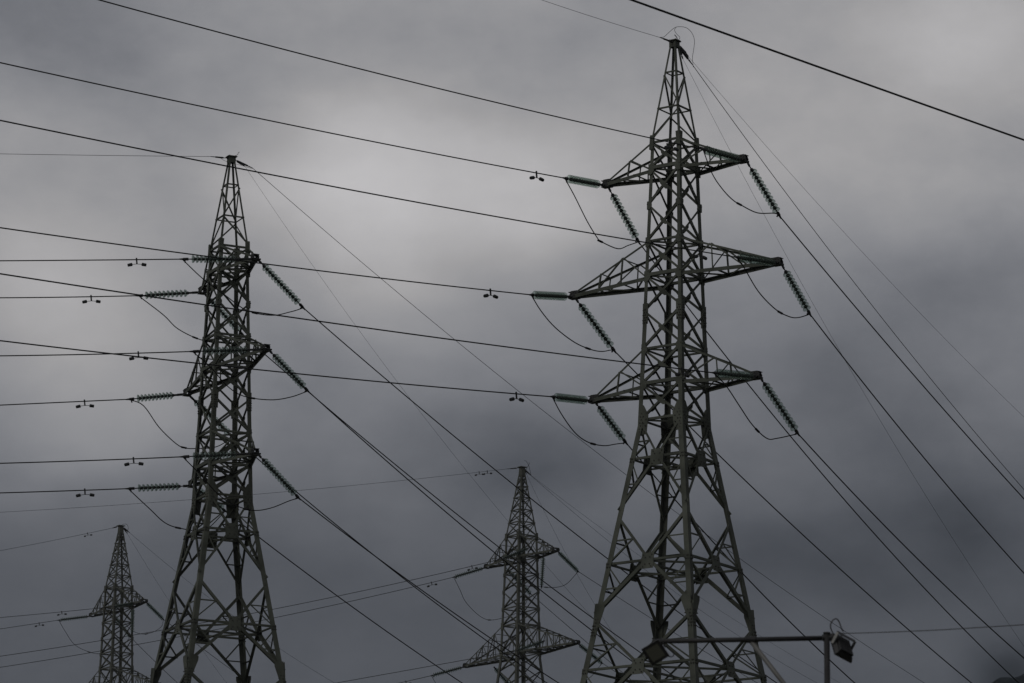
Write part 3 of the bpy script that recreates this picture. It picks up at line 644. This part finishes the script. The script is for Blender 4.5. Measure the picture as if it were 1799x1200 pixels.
for i, (T, way, a, b, pts, hd, r, fr, lab) in enumerate(EW):
    o, x, y, z, psi, h = PY[T]; zt = 12.85 if T in 'RL' else 12.68
    h_ = math.radians(hd); base = local(T, 0, 0, zt)+Vector((math.sin(h_), math.cos(h_), 0))*.16
    E_ = on_plane(base, b[0], b[1], hd)
    fitting(base, E_, fr, 'dark clamp on the '+lab.replace('one of two ', '').replace('lower of two earth wires', 'lower earth wire').replace('upper of two earth wires', 'upper earth wire').replace('running level left ', '').replace('falling right ', '').replace('leaving', 'from').replace(' toward upper left', '').replace('running left ', ''))
    d_, co = wire(E_, pts, hd, r, lab, 'earth wires', 25, name='earth_wire')
    EP[i] = (E_, d_, co, hd)
for i, u, v, lab in ((7, 841.7, 829, 'left of two dampers on the earth wire left of the central distant peak'), (7, 856, 827.5, 'right of two dampers on the earth wire left of the central distant peak'), (11, 154, 936, 'small damper on the earth wire left of the lower left distant peak')):
    E_, d_, co, hd = EP[i]; damper(E_, d_, co, hd, u, v, lab, 'vibration dampers clipped on the wires', .85)
# bonding loops over the peaks
dR = depth(local('R', 0, 0, 12.9))
def freeloop(px, d0, d1, r, label):
    n = len(px); s = spline([at_depth(u, v, d0+(d1-d0)*i/(n-1)) for i, (u, v) in enumerate(px)]); mb = MB(); mb.tube([p-s[0] for p in s], r, 5); o = mb.build('bonding_wire', WIRE, None, True, s[0]); tag(o, label, 'cable', 'bonding loops at the peaks')
freeloop([(1158, 65.5), (1166, 65), (1174, 58), (1184, 49.5), (1192, 47), (1205, 48.5), (1215, 57), (1220, 70), (1219, 85), (1216.5, 100), (1217, 108), (1218, 118)], dR-.9, dR+1., .009, 'large bonding wire arching over the peak of the large right-hand pylon')
freeloop([(1188, 48), (1185, 53), (1189, 60), (1194.5, 66), (1191, 71), (1188, 74)], dR, dR, .008, 'short curled bonding wire dropping onto the peak of the large right-hand pylon')
freeloop([(1190, 72), (1189, 66), (1185, 61)], dR, dR, .016, 'short bent rod standing on the peak of the large right-hand pylon')
dL = depth(local('L', 0, 0, 12.9))
freeloop([(410, 275), (417, 272), (419, 268), (421, 267.5)], dL, dL, .010, 'small bent rod standing on the peak of the left-hand pylon')
freeloop([(386, 277), (396, 283), (410, 287), (425, 291), (438, 295), (444, 296)], dL, dL, .007, 'slack bonding wire under the peak cap of the left-hand pylon')
dM = depth(local('M', 0, 0, 12.7))
freeloop([(933, 835), (931, 826), (928, 816), (924, 810), (921, 809)], dM, dM, .014, 'curled bonding wire rising beside the central distant peak')
freeloop([(924, 826), (927, 820), (930, 815), (929, 812)], dM, dM, .012, 'short bonding wire beside the central distant peak')
dF = depth(local('F', 0, 0, 12.7))
freeloop([(213, 923), (217, 921), (222, 921), (225, 925), (225, 931), (224, 936)], dF, dF, .013, 'bonding wire looping beside the lower left distant peak')

# heavy line passing high above, nearer than the pylons
P_ = at_depth(1085, -9, 78.)
d_, co = wire(P_, [(1199, 32.3), (1500, 139.6), (1799, 246)], 37., .024, 'thickest black wire crossing the upper right corner', 'overhead conductor wires', 30)

# ------------------------------------------------------------------ floodlight mast in front
DP = 40.
def at(u, v, dd=0): return at_depth(u, v, DP+dd)
top = at(1452.5, 1113); gz = gh(top.x, top.y)
mast = empty('light_mast', (top.x, top.y, gz)); tag(mast, 'dark steel mast with a long horizontal crossbar for floodlights at lower right', 'mast')
L0 = Vector((top.x, top.y, gz))
mb = MB(); mb.rod(Vector((0, 0, 0)), top-L0, .030, 20); mb.rod(top-L0-Vector((0, 0, .004)), top-L0+Vector((0, 0, .012)), .036, 20)
for zz in (.25,): mb.rod(Vector((0, 0, 0)), Vector((0, 0, .02)), .12, 16)
mb.build('post', PIPE, mast, True)
a, b = at(1146, 1127, -.1), at(1479, 1120.5, .1)
mb = MB(); mb.rod(a-L0, b-L0, .0245, 18)
mb.build('crossbar', PIPE, mast, True)
mb = MB(); c1 = at(1452.5, 1120.5); mb.rod(c1-L0-Vector((.045, 0, 0)), c1-L0+Vector((.045, 0, 0)), .034, 16)
mb.build('pipe_clamp', BLK, mast); mb = MB(); c2 = at(1318, 1123.5); mb.rod(c2-L0-Vector((.05, 0, 0)), c2-L0+Vector((.05, 0, 0)), .036, 16)
mb.build('pipe_clamp', BLK, mast)
foot = Vector((top.x-.03, top.y, at(1452, 1300).z))
mb = MB(); mb.rod(at(1319, 1126)-L0, foot-L0, .024, 14); mb.build('stay_brace', ZINC, mast, True)
def floodlight(c, yaw, pitchv, roll_, sz, label, brm=None):
    """flat square LED floodlight: finned housing, lens, U bracket; local +Y is the lamp's face"""
    q = (Matrix.Rotation(yaw, 3, 'Z') @ Matrix.Rotation(pitchv, 3, 'X') @ Matrix.Rotation(roll_, 3, 'Y')).to_quaternion()
    root = empty('floodlight', c, q); tag(root, label, 'floodlight', 'floodlights on the crossbar')
    s = sz/2; mb = MB(); dz = .035
    def frustum(y0, y1, s0, s1): mb.add([(x*s_, y, z*s_) for y, s_ in ((y0, s0), (y1, s1)) for x, z in ((-1, -1), (1, -1), (1, 1), (-1, 1))], [(0, 1, 5, 4), (1, 2, 6, 5), (2, 3, 7, 6), (3, 0, 4, 7), (3, 2, 1, 0), (4, 5, 6, 7)])
    frustum(-.035, .0, s*.82, s); frustum(.001, .018, s, s*.985)
    for i in range(9):
        x = -s*.72+i*s*.18; mb.add([(x+dx, y, z) for dx in (-.0035, .0035) for y in (-.062, -.03) for z in (-s*.74, s*.74)], [(0, 1, 3, 2), (4, 6, 7, 5), (0, 4, 5, 1), (2, 3, 7, 6), (0, 2, 6, 4), (1, 5, 7, 3)])
    mb.build('housing', BLK, root)
    mb = MB(); t_ = s*.70; mb.add([(x*t_, y, z*t_) for y in (.010, .0205) for x, z in ((-1, -1), (1, -1), (1, 1), (-1, 1))], [(0, 1, 5, 4), (1, 2, 6, 5), (2, 3, 7, 6), (3, 0, 4, 7), (3, 2, 1, 0), (4, 5, 6, 7)]); mb.build('lens', LENS, root)
    mb = MB(); yb = -.10
    for sx in (-1, 1):
        mb = MB(); mb.bar((sx*(s+.008), .0, 0), (sx*(s+.008), yb, s*.55), (1, 0, 0), (0, 0, 1), .006, .035); mb.build('bracket_arm', brm if brm and sx < 0 else BLK, root)
    mb = MB(); mb.bar((-s-.01, yb, s*.55), (s+.01, yb, s*.55), (0, 1, 0), (0, 0, 1), .006, .035); mb.build('bracket_bar', BLK, root)
    return root
floodlight(at(1151.5, 1146, -.12), math.radians(172), math.radians(-28), math.radians(31), .205, 'blurred square floodlight facing down at the left end of the crossbar')
floodlight(at(1477, 1138, .05), math.radians(52), math.radians(-26), math.radians(14), .262, 'black finned floodlight turned away on the mast at the right end of the crossbar', BRT)
def cab(px, r, label, name='cable', dd=0): 
    s = spline([at(u, v, dd) for u, v in px]); mb = MB(); mb.tube([p-s[0] for p in s], r, 6); o = mb.build(name, RUB, None, True, s[0]); tag(o, label, 'cable')
cab([(1468, 1117), (1462, 1110), (1459, 1100), (1462, 1091), (1469, 1087), (1474, 1092), (1478, 1103), (1482, 1110)], .0065, 'black cable looping above the right-hand floodlight')
cab([(1166, 1131), (1173, 1138), (1180, 1144), (1184, 1150), (1179, 1154), (1172, 1151), (1167, 1144)], .0055, 'small cable loop hanging beside the left-hand floodlight')
cab([(1470, 1112.5), (1500, 1112.4), (1560, 1110.5), (1640, 1107.2), (1720, 1102.5), (1799, 1097.5), (1860, 1093)], .0042, 'thin supply cable running right from the top of the floodlight mast', 'supply_cable', .4)

# ------------------------------------------------------------------ damp air between the pylons
mb = MB(); x0, x1, y0, y1, z0, z1 = -2600, 2600, -1300, 2600, -1.5, 153
mb.add([(x, y, z) for z in (z0, z1) for x, y in ((x0, y0), (x1, y0), (x1, y1), (x0, y1))], [(0, 3, 2, 1), (4, 5, 6, 7), (0, 1, 5, 4), (1, 2, 6, 5), (2, 3, 7, 6), (3, 0, 4, 7)])
hm = bpy.data.materials.new('damp_air'); hm.use_nodes = True; hm.node_tree.nodes.clear()
pv = hm.node_tree.nodes.new('ShaderNodeVolumePrincipled'); pv.inputs['Color'].default_value = (.80, .84, .92, 1); pv.inputs['Density'].default_value = .00007; pv.inputs['Anisotropy'].default_value = .2
ho = hm.node_tree.nodes.new('ShaderNodeOutputMaterial'); hm.node_tree.links.new(pv.outputs[0], ho.inputs['Volume'])
hz = mb.build('haze', hm); hz['kind'] = 'stuff'; hz['label'] = 'thin damp haze in the air that pales the distant pylons'
